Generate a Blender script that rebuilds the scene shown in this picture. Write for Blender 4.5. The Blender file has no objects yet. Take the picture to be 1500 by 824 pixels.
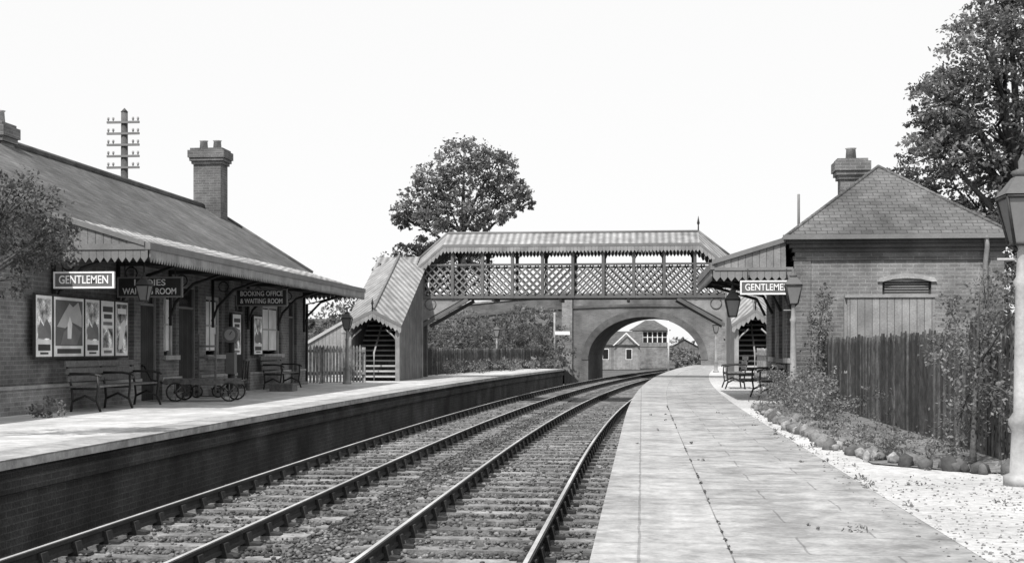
import bpy, bmesh, math, random
import numpy as np
from mathutils import Vector, Matrix
random.seed(7); rng=np.random.default_rng(7)
S=bpy.context.scene
S.view_settings.view_transform='Standard'; S.view_settings.look='None'; S.view_settings.exposure=0

# ------------------------------------------------ materials
MATS={}
def M(name,c,v=.25,ns=3.0,bump=.25,bs=30.,rough=.9,pat=None,w=.23,h=.075,mo=.01,mc=None,c2=None,stain=.25,ss=.35,metal=0,trans=0,psc=1.,warp=0.,crack=0.):
    m=bpy.data.materials.new(name); m.use_nodes=True; nt=m.node_tree; N=nt.nodes; L=nt.links
    b=N['Principled BSDF']; b.inputs['Roughness'].default_value=rough; b.inputs['Metallic'].default_value=metal
    b.inputs['Specular IOR Level'].default_value=.3
    tc=N.new('ShaderNodeTexCoord')
    def noise(sc,det=4):
        n=N.new('ShaderNodeTexNoise'); n.inputs['Scale'].default_value=sc; n.inputs['Detail'].default_value=det
        L.new(tc.outputs['Object'],n.inputs['Vector']); return n.outputs['Fac']
    def rng_(f,a,bb,lo=.3,hi=.7):
        r=N.new('ShaderNodeMapRange'); r.inputs['From Min'].default_value=lo; r.inputs['From Max'].default_value=hi
        r.inputs['To Min'].default_value=a; r.inputs['To Max'].default_value=bb; L.new(f,r.inputs['Value']); return r.outputs['Result']
    def mul(a,bb,op='MULTIPLY'):
        q=N.new('ShaderNodeMath'); q.operation=op
        for i,x in enumerate((a,bb)):
            if isinstance(x,(int,float)): q.inputs[i].default_value=x
            else: L.new(x,q.inputs[i])
        return q.outputs[0]
    f=mul(rng_(noise(ns),1-v,1+v),rng_(noise(ss,3),1-stain,1+stain))
    hgt=noise(bs,6)
    f=mul(f,rng_(hgt,1-v*.6,1+v*.6))
    uvo=tc.outputs['UV']
    if warp>0:
        n=N.new('ShaderNodeTexNoise'); n.inputs['Scale'].default_value=3.; n.inputs['Detail'].default_value=5; L.new(tc.outputs['Object'],n.inputs['Vector'])
        vm=N.new('ShaderNodeVectorMath'); vm.operation='MULTIPLY_ADD'; L.new(n.outputs['Color'],vm.inputs[0]); vm.inputs[1].default_value=(warp,)*3; L.new(uvo,vm.inputs[2]); uvo=vm.outputs[0]
    if pat in('brick','slate','boards'):
        k=N.new('ShaderNodeTexBrick'); L.new(uvo,k.inputs['Vector'])
        k.offset=0 if pat=='boards' else .5
        k.inputs['Scale'].default_value=1; k.inputs['Brick Width'].default_value=w; k.inputs['Row Height'].default_value=h
        k.inputs['Mortar Size'].default_value=mo; k.inputs['Mortar Smooth'].default_value=.3
        cc2=c2 if c2 is not None else c*.72
        k.inputs['Color1'].default_value=(c,c,c,1); k.inputs['Color2'].default_value=(cc2,)*3+(1,)
        mcc=mc if mc is not None else c*.35
        k.inputs['Mortar'].default_value=(mcc,)*3+(1,)
        base=k.outputs['Color']; hgt=mul(hgt,mul(k.outputs['Fac'],-.9),'ADD')
    elif pat=='corr':
        k=N.new('ShaderNodeTexWave'); k.bands_direction='X'; L.new(tc.outputs['UV'],k.inputs['Vector']); k.inputs['Scale'].default_value=psc
        base=rng_(k.outputs['Fac'],c*.6,c*1.15,0,1); hgt=mul(k.outputs['Fac'],mul(hgt,.3),'ADD')
    elif pat=='stones':
        k=N.new('ShaderNodeTexVoronoi'); k.inputs['Scale'].default_value=psc; L.new(tc.outputs['Object'],k.inputs['Vector'])
        sp=N.new('ShaderNodeSeparateColor'); L.new(k.outputs['Color'],sp.inputs[0])
        base=rng_(sp.outputs[0],c*.45,c*1.5,0,1); hgt=mul(k.outputs['Distance'],-1.)
    else: base=None
    if crack>0:
        f=mul(f,rng_(noise(1.7,8),1-crack,1.03,.40,.52)); f=mul(f,rng_(noise(9.,8),1-crack*.6,1.02,.38,.5))
    mx=N.new('ShaderNodeVectorMath'); mx.operation='MULTIPLY'
    if base is None: mx.inputs[0].default_value=(c,c,c)
    else: L.new(base,mx.inputs[0])
    L.new(f,mx.inputs[1]); L.new(mx.outputs[0],b.inputs['Base Color'])
    if bump>0:
        bp=N.new('ShaderNodeBump'); bp.inputs['Strength'].default_value=bump; bp.inputs['Distance'].default_value=.02
        L.new(hgt,bp.inputs['Height']); L.new(bp.outputs[0],b.inputs['Normal'])
    if trans>0:
        out=N['Material Output']; t=N.new('ShaderNodeBsdfTranslucent'); L.new(mx.outputs[0],t.inputs['Color'])
        ms=N.new('ShaderNodeMixShader'); ms.inputs[0].default_value=trans; L.new(b.outputs[0],ms.inputs[1]); L.new(t.outputs[0],ms.inputs[2]); L.new(ms.outputs[0],out.inputs[0])
    MATS[name]=m; return m
M('brick_red',.15,pat='brick',mc=.19,bump=.4,v=.25,stain=.35,ss=.8)
M('brick_pale',.2,pat='brick',mc=.24,c2=.14,bump=.35,v=.25,stain=.35,ss=.7)
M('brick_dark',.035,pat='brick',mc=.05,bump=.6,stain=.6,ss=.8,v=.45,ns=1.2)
M('brick_bridge',.16,pat='brick',mc=.18,bump=.5,stain=.45,ss=.4,v=.3,ns=1.)
M('stone_dark',.1,stain=.4)
M('stone_light',.3,stain=.3,bump=.3)
M('slate',.12,pat='slate',w=.3,h=.17,mo=.01,mc=.07,bump=.6,stain=.35,warp=.03)
M('tile',.125,pat='slate',w=.22,h=.13,mo=.01,mc=.06,bump=.7,stain=.35,ss=.7,warp=.02,c2=.1)
M('tin_roof',.33,pat='corr',psc=2.1,bump=.6,stain=.35,ss=.6)
M('bridge_roof',.27,pat='corr',psc=1.3,bump=.8,stain=.25)
M('paint_cream',.42,v=.1,stain=.15)
M('paint_mid',.18,v=.12,stain=.2)
M('paint_bridge',.12,v=.12,stain=.2)
M('paint_dark',.03,v=.2,rough=.5)
M('paint_grey',.25,v=.16,stain=.25,ss=2.5,rough=.6)
M('paint_lamp',.34,v=.16,stain=.25,ss=2.5,rough=.6)
M('white',.75,v=.05,stain=.1,ss=3)
M('poster_a',.55,v=.8,ns=6,stain=.5,ss=2.5,bump=0)
M('poster_b',.36,v=.9,ns=5,stain=.8,ss=3,bump=0)
M('boards_mid',.18,pat='boards',w=.14,h=100,mo=.008,mc=.05,bump=.4)
M('boards_light',.26,pat='boards',w=.14,h=100,mo=.008,mc=.1,bump=.4)
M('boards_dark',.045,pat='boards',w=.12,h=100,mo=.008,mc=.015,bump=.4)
M('slabs',.315,pat='slate',w=.92,h=.66,mo=.008,mc=.2,c2=.29,bump=.35,stain=.22,ss=.9,v=.24,ns=6,warp=.05,crack=.22)
M('coping',.325,pat='boards',w=50,h=.95,mo=.009,mc=.21,c2=.3,bump=.35,stain=.18,ss=.9,v=.22,ns=7,warp=.03,crack=.18)
M('joint',.2,v=.4,ns=3,stain=.4)
M('plat_left',.44,v=.18,ns=4,bump=.3,stain=.22,ss=.7,crack=.14)
M('gravel',.48,v=.22,ns=14,bs=70,bump=.8,stain=.14,crack=.1)
M('soil',.16,v=.5,ns=9,bump=1.)
M('grass',.09,v=.5,ns=6,bump=1.)
M('ballast',.09,v=.3,pat='stones',psc=17,bump=1.,stain=.4,ss=.7)
M('stone_a',.115,v=.3,ns=9,bump=.5,stain=.5,ss=.6); M('stone_b',.065,v=.3,ns=9,bump=.5,stain=.5,ss=.6); M('stone_c',.18,v=.3,ns=9,bump=.5,stain=.5,ss=.6)
M('sleeper',.18,v=.4,ns=6,bump=.6,bs=40,stain=.5,ss=1.3)
M('rail_side',.035,v=.3); M('rail_top',.4,v=.15,rough=.5)
M('iron',.03,v=.3,rough=.6)
M('wood_bench',.12,v=.3,ns=12,rough=.6)
M('fence_a',.05,v=.5,ns=7,stain=.45,ss=1.5); M('fence_b',.09,v=.5,ns=7,stain=.45,ss=1.5); M('fence_c',.03,v=.5,ns=7,stain=.45,ss=1.5)
M('fence_light',.24,v=.4,ns=7,stain=.3,ss=1.5)
M('glass_dark',.02,v=.1,rough=.12,bump=0)
M('glass_lamp',.2,v=.1,rough=.12,bump=0)
M('bark',.08,v=.4,bump=1.)
M('leaf_a',.2,v=.35,ns=1.5,bump=0,trans=.45); M('leaf_b',.13,v=.35,ns=1.5,bump=0,trans=.45); M('leaf_c',.3,v=.3,ns=1.5,bump=0,trans=.45)
M('leaf_dark',.07,v=.35,ns=1.5,bump=0,trans=.3)
M('petal',.6,v=.1,bump=0,trans=.3)
M('rock',.2,v=.45,ns=8,bump=.9,stain=.5,ss=2)

# ------------------------------------------------ builder
class O:
    def __init__(s,name,loc=(0,0,0),rz=0,world=True):
        s.name=name; s.loc=Vector(loc); s.rz=rz; s.world=world; s.P={}; s.extra=[]
    def add(s,part,mat,vs,fs,smooth=False):
        p=s.P.setdefault(part,[[],[],[],[],[]]); o=len(p[0])
        p[0].extend([tuple(v) for v in vs])
        if mat not in p[4]: p[4].append(mat)
        mi=p[4].index(mat)
        for f in fs: p[1].append([i+o for i in f]); p[2].append(mi); p[3].append(smooth)
    def box(s,part,mat,x0,x1,y0,y1,z0,z1):
        v=[(x,y,z) for z in(z0,z1) for y in(y0,y1) for x in(x0,x1)]
        s.add(part,mat,v,[(0,2,3,1),(4,5,7,6),(0,1,5,4),(2,6,7,3),(0,4,6,2),(1,3,7,5)])
    def panel(s,part,mat,p,d,poly,th):
        p=Vector((p[0],p[1],p[2] if len(p)>2 else 0)); d=Vector((d[0],d[1],0)).normalized(); n=Vector((-d.y,d.x,0))*th/2
        k=len(poly); v=[p+d*t+Vector((0,0,z))+n*sg for sg in(-1,1) for t,z in poly]
        s.add(part,mat,v,[tuple(range(k))[::-1],tuple(range(k,2*k))]+[(i,(i+1)%k,(i+1)%k+k,i+k) for i in range(k)])
    def tube(s,part,mat,pts,r,seg=8,closed=False,cap=True,smooth=True):
        pts=[Vector(p) for p in pts]; n=len(pts); rs=r if isinstance(r,(list,tuple)) else [r]*n; v=[];f=[]
        for i,p in enumerate(pts):
            if closed: t=pts[(i+1)%n]-pts[i-1]
            else: t=pts[min(i+1,n-1)]-pts[max(i-1,0)]
            if t.length<1e-9: t=Vector((0,0,1))
            t.normalize(); up=Vector((0,0,1)) if abs(t.z)<.9 else Vector((0,1,0))
            a=t.cross(up).normalized(); b=t.cross(a)
            for k in range(seg):
                an=2*math.pi*(k+.5)/seg; v.append(p+(a*math.cos(an)+b*math.sin(an))*rs[i])
        for i in range(n if closed else n-1):
            j=(i+1)%n
            for k in range(seg): f.append((i*seg+k,i*seg+(k+1)%seg,j*seg+(k+1)%seg,j*seg+k))
        if cap and not closed: f.append(tuple(range(seg))); f.append(tuple(range((n-1)*seg,n*seg)))
        s.add(part,mat,v,f,smooth)
    def strip(s,part,mat,prof,ys,fn=None,closed=False):
        fn=fn or sh; k=len(prof); v=[(x+fn(y),y,z) for y in ys for x,z in prof]; f=[]
        for i in range(len(ys)-1):
            for j in range(k if closed else k-1): f.append((i*k+j,i*k+(j+1)%k,(i+1)*k+(j+1)%k,(i+1)*k+j))
        s.add(part,mat,v,f)
    def valance(s,part,mat,p,d,L,ztop,h,pitch=.14,slope=0):
        n=max(1,int(L/pitch)); w=L/n
        for i in range(n):
            a=i*w; z0=ztop+slope*a; z1=ztop+slope*(a+w)
            s.panel(part,mat,p,d,[(a+.003,z0),(a+w-.003,z1),(a+w-.003,z1-h*.6),(a+w*.5,(z0+z1)/2-h),(a+.003,z0-h*.6)],.02)
    def text(s,string,loc,size,width,mat='white'):
        c=bpy.data.curves.new('lettering','FONT'); c.body=string; c.size=size; c.align_x='CENTER'; c.align_y='CENTER'; c.extrude=.003; c.offset=size*.012
        o=bpy.data.objects.new('lettering',c); S.collection.objects.link(o); c.materials.append(MATS[mat])
        bpy.context.view_layer.update(); wd=max(o.dimensions.x,.01)
        l=Vector(loc); 
        if s.world: l=l-s.loc
        o.location=l; o.rotation_euler=(math.radians(90),0,0); o.scale=(width/wd,1,1); s.extra.append(o)
    def finish(s):
        objs=[]
        for part,(v,f,mi,sm,mats) in s.P.items():
            if s.world: v=[(a-s.loc.x,b-s.loc.y,c-s.loc.z) for a,b,c in v]
            me=bpy.data.meshes.new(part); me.from_pydata(v,[],f)
            for m in mats: me.materials.append(MATS[m])
            me.polygons.foreach_set('material_index',mi); me.polygons.foreach_set('use_smooth',sm)
            bm=bmesh.new(); bm.from_mesh(me); bmesh.ops.recalc_face_normals(bm,faces=bm.faces)
            uv=bm.loops.layers.uv.new('UVMap')
            for fc in bm.faces:
                n=fc.normal
                if abs(n.z)>.97: u=Vector((1,0,0)); w=Vector((0,1,0))
                else:
                    u=Vector((-n.y,n.x,0)).normalized(); w=n.cross(u)
                    if w.z<0: w=-w
                for lp in fc.loops: lp[uv].uv=(lp.vert.co.dot(u),lp.vert.co.dot(w))
            bm.to_mesh(me); bm.free()
            o=bpy.data.objects.new(part,me); S.collection.objects.link(o); objs.append(o)
        if len(objs)==1 and not s.extra:
            o=objs[0]; o.name=s.name; o.location=s.loc; o.rotation_euler=(0,0,s.rz); return o
        e=bpy.data.objects.new(s.name,None); S.collection.objects.link(e); e.location=s.loc; e.rotation_euler=(0,0,s.rz)
        for o in objs+s.extra: o.parent=e
        return e
def fast(name,v,f,mats,mi=None,smooth=False):
    me=bpy.data.meshes.new(name); n=len(v); m,k=f.shape
    me.vertices.add(n); me.vertices.foreach_set('co',v.astype(np.float32).ravel())
    me.loops.add(m*k); me.loops.foreach_set('vertex_index',f.astype(np.int32).ravel())
    me.polygons.add(m); me.polygons.foreach_set('loop_start',np.arange(0,m*k,k,dtype=np.int32)); me.polygons.foreach_set('loop_total',np.full(m,k,dtype=np.int32))
    for q in mats: me.materials.append(MATS[q])
    if mi is not None: me.polygons.foreach_set('material_index',mi.astype(np.int32))
    me.update(); me.validate()
    o=bpy.data.objects.new(name,me); S.collection.objects.link(o); return o

def sh(y): return max(0.,y-20)**2/1300.
def hd(y): return math.atan(max(0.,y-20)/650.)
YS=[-6+i*1.5 for i in range(0,24)]+[30+i*2 for i in range(1,90)]
YS=[y for y in YS if y<=200]

# ------------------------------------------------ ground
g=O('ground'); g.add('ground','grass',[(-900,-300,-1.15),(900,-300,-1.15),(900,1500,-1.15),(-900,1500,-1.15)],[(0,1,2,3)]); g.finish()
bal=O('track_bed'); yy=[-6+i*.4 for i in range(0,500) if -6+i*.4<200]
xs=np.linspace(-6.6,.1,22); 
prof_v=[];k=len(xs)
for y in yy:
    for x in xs: prof_v.append((x+sh(y),y,-.985+random.uniform(-.02,.02)))
bal.add('track_bed','ballast',prof_v,[(i*k+j,i*k+j+1,(i+1)*k+j+1,(i+1)*k+j) for i in range(len(yy)-1) for j in range(k-1)],True); bal.finish()

# stones
bm=bmesh.new(); bmesh.ops.create_icosphere(bm,subdivisions=1,radius=1); tv=np.array([v.co[:] for v in bm.verts]); tf=np.array([[v.index for v in f.verts] for f in bm.faces]); bm.free()
def stones(name,px,py,pz,r,mats,flat=.7):
    n=len(px); sc=r[:,None,None]*rng.uniform(.6,1.25,(n,1,3)); V=tv[None]*sc*rng.uniform(.8,1.2,(n,len(tv),1)); 
    a=rng.uniform(0,6.28,n); ca,sa=np.cos(a)[:,None],np.sin(a)[:,None]
    X=V[:,:,0]*ca-V[:,:,1]*sa; Y=V[:,:,0]*sa+V[:,:,1]*ca; Z=V[:,:,2]*flat
    V=np.stack([X+px[:,None],Y+py[:,None],Z+pz[:,None]],-1).reshape(-1,3)
    F=(tf[None]+(np.arange(n)*len(tv))[:,None,None]).reshape(-1,3)
    mi=np.repeat(rng.integers(0,len(mats),n),len(tf)); return fast(name,V,F,mats,mi)
n=38000
u=rng.uniform(0,1,n); py=8.5+ (u**1.6)*38; px=rng.uniform(-6.2,-.28,n)
SP=.76
ph=((py-8.)%SP)
onsl=(ph<.27)&(((np.abs(px+1.75)<1.3))|(np.abs(px+4.85)<1.3))
keep=(~onsl)|(rng.uniform(0,1,n)<.18)
for xr in(-1.0,-2.5,-4.1,-5.6): keep&=np.abs(px-xr)>.09
px,py,ons=px[keep],py[keep],onsl[keep]
shv=np.maximum(0,py-20)**2/1300
stones('ballast_stones',px+shv,py,np.where(ons,-.93,-.958)+rng.uniform(-.01,.012,len(px)),rng.uniform(.014,.036,len(px)),['stone_a','stone_b','stone_b','stone_c','stone_a'])

def track(name,xc):
    t=O(name)
    y=8.13-4*SP
    while y<175:
        c=Vector((xc+sh(y),y)); h=hd(y)+random.uniform(-.008,.008); d=Vector((math.cos(h),-math.sin(h))); L=1.28+random.uniform(-.05,.05)
        jit=random.uniform(-.03,.03)
        p=c-d*L+Vector((0,jit)); t.panel('sleepers','sleeper',(p.x,p.y,0),d,[(0,-1.1),(2*L,-1.1),(2*L,-.938+random.uniform(-.01,.006)),(0,-.938+random.uniform(-.01,.006))],.25)
        for xr in(-.75,.75):
            q=c+d*(xr-.19); t.panel('chairs','rail_side',(q.x,q.y,0),d,[(0,-.937),(.38,-.937),(.37,-.91),(.27,-.895),(.25,-.80),(.13,-.80),(.11,-.895),(.01,-.91)],.13)
        y+=SP
    for xr in(-.75,.75):
        x=xc+xr
        t.strip('rails','rail_side',[(x-.035,-.90),(x+.035,-.90),(x+.03,-.87),(x+.012,-.86),(x+.012,-.80),(x+.035,-.79),(x+.035,-.756),(x-.035,-.756),(x-.035,-.79),(x-.012,-.80),(x-.012,-.86),(x-.03,-.87)],YS,closed=True)
        t.strip('rail_heads','rail_top',[(x-.026,-.752),(x+.016,-.752)],YS)
    t.finish()
track('railway_track',-1.75); track('railway_track',-4.85)

# platforms
pl=O('station_platform')
ysr=[y for y in YS if y<=120]
pl.strip('coping','coping',[(-.27,-.12),(-.27,0),(.472,.0)],ysr)
pl.strip('coping','joint',[(.47,-.004),(.485,-.004)],ysr)
pl.strip('paving','slabs',[(.481,.0),(1.78,.0)],ysr)
pl.strip('gravel_path','gravel',[(1.783,.0),(4.2,.0)],ysr)
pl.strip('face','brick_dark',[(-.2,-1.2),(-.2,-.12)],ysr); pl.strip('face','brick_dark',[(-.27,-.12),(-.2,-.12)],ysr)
pl.finish()
pl=O('station_platform')
ysl=[y for y in YS if y<=72]
pl.strip('coping','coping',[(-6.25,-.1),(-6.25,0),(-6.85,0)],ysl)
pl.strip('surface','plat_left',[(-6.853,0),(-14,0)],ysl)
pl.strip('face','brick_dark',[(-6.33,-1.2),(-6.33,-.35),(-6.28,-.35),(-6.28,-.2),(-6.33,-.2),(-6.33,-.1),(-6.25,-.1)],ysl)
ye=ysl[-1]
v=[(-6.25+sh(ye),ye,0),(-9.5+sh(ye),ye,0),(-9.5+sh(ye+7),ye+7,-1),(-6.25+sh(ye+7),ye+7,-1),(-6.25+sh(ye),ye,-1)]
pl.add('ramp','plat_left',v,[(0,1,2,3)]); pl.add('ramp','brick_dark',v,[(0,3,4)])
pl.finish()
t=O('terrain'); t.add('terrain','grass',[(-250,-50,-.03),(-13.9,-50,-.03),(-13.9,62,-.03),(-10,70,-.03),(-8,84,-.03),(-250,84,-.03)],[(0,1,2,3,4,5)])
t.add('terrain','grass',[(4.19,-50,-.02),(300,-50,-.02),(300,125,-.02),(12.5,125,-.02),(7,80,-.02),(4.9,50,-.02),(4.19,20,-.02)],[(0,1,2,3,4,5,6)])
t.finish()
gb=O('flower_bed'); gb.add('flower_bed','soil',[(2.18,12.9,.012),(2.9,12.1,.012),(4.1,11.8,.012),(4.1,26.9,.012),(2.2,26.9,.012),(2.12,20,.012)],[(0,1,2,3,4,5)]); gb.finish()
pth=[(4.0,11.7),(3.2,11.9),(2.75,12.3),(2.25,13.2),(2.1,15),(2.06,18),(2.08,22),(2.15,25)]
rx=[];ry=[]
for a,b in zip(pth,pth[1:]):
    L=math.dist(a,b); n=int(L/.12)+1
    for i in range(n):
        if random.random()<.15: continue
        s_=i/n; rx.append(a[0]+(b[0]-a[0])*s_+random.uniform(-.1,.1)); ry.append(a[1]+(b[1]-a[1])*s_+random.uniform(-.06,.06))
rx=np.array(rx);ry=np.array(ry); stones('rockery_stones',rx,ry,np.full(len(rx),.04),rng.uniform(.04,.13,len(rx)),['rock','stone_a','rock','stone_c'],.9)
n=2600; gx=rng.uniform(1.6,3.4,n); gy=6.8+rng.uniform(0,1,n)**1.5*16
m=((gx<2.05)|(gy<11.7))&((gx>1.78)|(rng.uniform(size=n)<.4)); stones('gravel_pebbles',gx[m],gy[m],np.full(m.sum(),.002),rng.uniform(.004,.013,m.sum()),['rock','stone_c','rock'])

# ------------------------------------------------ wall helper
def wallx(o,part,mat,x0,x1,y0,y1,z0,z1,ops):
    y=y0
    for a,b,c,d in sorted(ops):
        o.box(part,mat,x0,x1,y,a,z0,z1)
        if c>z0: o.box(part,mat,x0,x1,a,b,z0,c)
        if d<z1: o.box(part,mat,x0,x1,a,b,d,z1)
        y=b
    o.box(part,mat,x0,x1,y,y1,z0,z1)
def windowx(o,xf,sgn,a,b,c,d,fr='paint_cream',glass='glass_dark',blind=False,door=False):
    xi=xf-sgn*.12
    X=lambda u,w:(min(u,w),max(u,w))
    if door:
        o.box('doors','boards_dark',*X(xi,xi-sgn*.05),a+.08,b-.08,c,d-.55)
        o.box('doors',glass,*X(xi-sgn*.01,xi-sgn*.04),a+.08,b-.08,d-.5,d-.08)
        o.box('doors','paint_mid',*X(xi+sgn*.03,xi-sgn*.06),a+.08,b-.08,d-.55,d-.5)
    else:
        o.box('windows',glass,*X(xi-sgn*.02,xi-sgn*.05),a+.08,b-.08,c+.08,d-.08)
        if blind: o.box('windows','white',*X(xi-.002*sgn-sgn*.015,xi),a+.12,b-.12,c+.1,d-.12)
        o.box('windows',fr,*X(xi+.02*sgn,xi-.01*sgn),(a+b)/2-.02,(a+b)/2+.02,c+.08,d-.08)
        o.box('windows',fr,*X(xi+.022*sgn,xi-.008*sgn),a+.08,(a+b)/2-.02,(c+d)/2-.02,(c+d)/2+.02)
        o.box('windows',fr,*X(xi+.022*sgn,xi-.008*sgn),(a+b)/2+.02,b-.08,(c+d)/2-.02,(c+d)/2+.02)
        o.box('sills','stone_light',*X(xf+.08*sgn,xf-.1*sgn),a-.08,b+.08,c-.1,c)
    o.box('windows',fr,*X(xi+.04*sgn,xi-.06*sgn),a,a+.08,c,d); o.box('windows',fr,*X(xi+.04*sgn,xi-.06*sgn),b-.08,b,c,d)
    o.box('windows',fr,*X(xi+.04*sgn,xi-.06*sgn),a+.08,b-.08,d-.08,d)
def chimney(o,x,y,z0,z1,w,mat='brick_red',pots=2,part='chimney'):
    h=w/2
    o.box(part,mat,x-h,x+h,y-h*.8,y+h*.8,z0,z1-.75)
    for i,(a,b,e) in enumerate([(z1-.75,z1-.66,.05),(z1-.66,z1-.56,.1),(z1-.56,z1-.34,.14),(z1-.34,z1-.27,.08)]):
        o.box(part,mat,x-h-e,x+h+e,y-h*.8-e,y+h*.8+e,a,b)
    for i in range(pots):
        px=x+(i-(pots-1)/2)*w*.5
        o.tube(part,'stone_light',[(px,y,z1-.27),(px,y,z1-.03),(px,y,z1)],[.13,.11,.14],10)

# ------------------------------------------------ left station building
b=O('station_building',(-13.3,30,0))
doors=[(26.5,27.7,0,2.55),(28.9,30.2,0,2.55),(33.0,34.1,0,2.55),(38.2,39.1,0,2.55)]
wins=[(27.95,28.7,.95,2.3),(30.75,31.95,.95,2.35),(35.5,37.4,.95,2.3)]
wallx(b,'walls','brick_red',-10.6,-10.3,12,40.2,0,3.4,doors+wins)
for d in doors: windowx(b,-10.3,1,*d,door=True,fr='paint_mid')
for w in wins: windowx(b,-10.3,1,*w,blind=True)
pr=[12]+[q for d in doors for q in d[:2]]+[40.2]
for i in range(0,len(pr),2): b.box('plinth','brick_pale',-10.3,-10.24,pr[i],pr[i+1],0,.42); b.box('plinth','stone_light',-10.3,-10.22,pr[i],pr[i+1],.42,.48)
for yb in(26.0,32.2): b.box('pilasters','brick_red',-10.3,-10.2,yb,yb+.35,.48,3.3)
b.box('walls','brick_red',-16.3,-16.0,12,40.2,0,3.4)
b.panel('walls','brick_red',(-16.0,40.05,0),(1,0),[(0,0),(5.4,0),(5.4,3.4),(2.7,5.25),(0,3.4)],.28)
b.panel('walls','brick_red',(-16.0,12.15,0),(1,0),[(0,0),(5.4,0),(5.4,3.4),(2.7,5.25),(0,3.4)],.28)
for sg in(1,-1):
    X=lambda d:-13.3+sg*d
    v=[(X(0),11.8,5.4),(X(3.15),11.8,3.42),(X(3.15),40.4,3.42),(X(0),40.4,5.4),(X(0),11.8,5.3),(X(3.15),11.8,3.32),(X(3.15),40.4,3.32),(X(0),40.4,5.3)]
    b.add('roof','slate',v,[(0,1,2,3)]); b.add('roof','paint_mid',v,[(4,5,6,7),(0,1,5,4),(1,2,6,5),(2,3,7,6)])
b.tube('ridge_tiles','slate',[(-13.3,11.8,5.42),(-13.3,40.4,5.42)],.09,8)
b.tube('ridge_tiles','stone_dark',[(-13.3,40.42,5.42),(-10.15,40.42,3.44)],.06,6)
chimney(b,-13.15,39.7,4.9,7.45,.85); chimney(b,-13.5,26.6,5.0,6.05,.6)
cy0,cy1=22.2,40.0
b.add('canopy_roof','tin_roof',[(-10.28,cy0,3.44),(-8.5,cy0,2.88),(-8.5,cy1,2.88),(-10.28,cy1,3.44)],[(0,1,2,3)])
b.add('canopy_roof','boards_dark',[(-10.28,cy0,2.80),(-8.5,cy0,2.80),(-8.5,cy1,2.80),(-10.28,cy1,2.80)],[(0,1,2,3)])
yy_=cy0+.2
while yy_<cy1:
    b.tube('canopy_roof','tin_roof',[(-10.27,yy_,3.455),(-8.5,yy_,2.9)],.018,5); yy_+=.6
b.box('gutter','paint_mid',-8.5,-8.4,cy0-.05,cy1+.05,2.80,2.92)
b.box('gutter','paint_mid',-10.3,-8.5,cy0-.06,cy0-.002,2.80,2.90)
b.box('gutter','paint_mid',-10.3,-8.5,cy1+.002,cy1+.06,2.80,2.90)
b.panel('canopy_end','boards_light',(-10.28,cy0-.025,0),(1,0),[(0,2.90),(1.74,2.90),(0,3.42)],.03)
b.panel('canopy_end','paint_mid',(-10.28,cy0-.045,0),(1,0),[(0,3.40),(1.78,2.86),(1.78,2.94),(0,3.5)],.07)
b.panel('canopy_end','boards_light',(-10.28,cy1+.025,0),(1,0),[(0,2.90),(1.74,2.90),(0,3.42)],.03)
b.valance('valance','paint_grey',(-8.43,cy0,0),(0,1),cy1-cy0,2.80,.22,.13)
b.valance('valance','paint_mid',(-10.28,cy0-.03,0),(1,0),1.83,2.80,.22,.13)
b.valance('valance','paint_mid',(-10.28,cy1+.03,0),(1,0),1.83,2.80,.22,.13)
y=cy0+.25
while y<cy1:
    b.tube('canopy_brackets','iron',[(-10.28,y,1.75),(-10.15,y,2.1),(-9.75,y,2.5),(-8.9,y,2.78)],.035,6)
    b.tube('canopy_brackets','iron',[(-10.26,y,1.6),(-10.26,y,2.8)],.035,6); b.box('canopy_brackets','iron',-10.28,-8.52,y-.03,y+.03,2.72,2.795)
    b.tube('canopy_brackets','iron',[(-10.0+.12*math.cos(a),y,2.58+.12*math.sin(a)) for a in [i*math.pi/5 for i in range(10)]],.015,5,closed=True)
    y+=2.9
b.tube('downpipe','iron',[(-8.46,cy1-.1,2.8),(-9.5,cy1-.1,2.6),(-10.2,cy1-.05,2.45),(-10.22,cy1-.05,.1)],.04,8)
b.finish()
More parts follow.
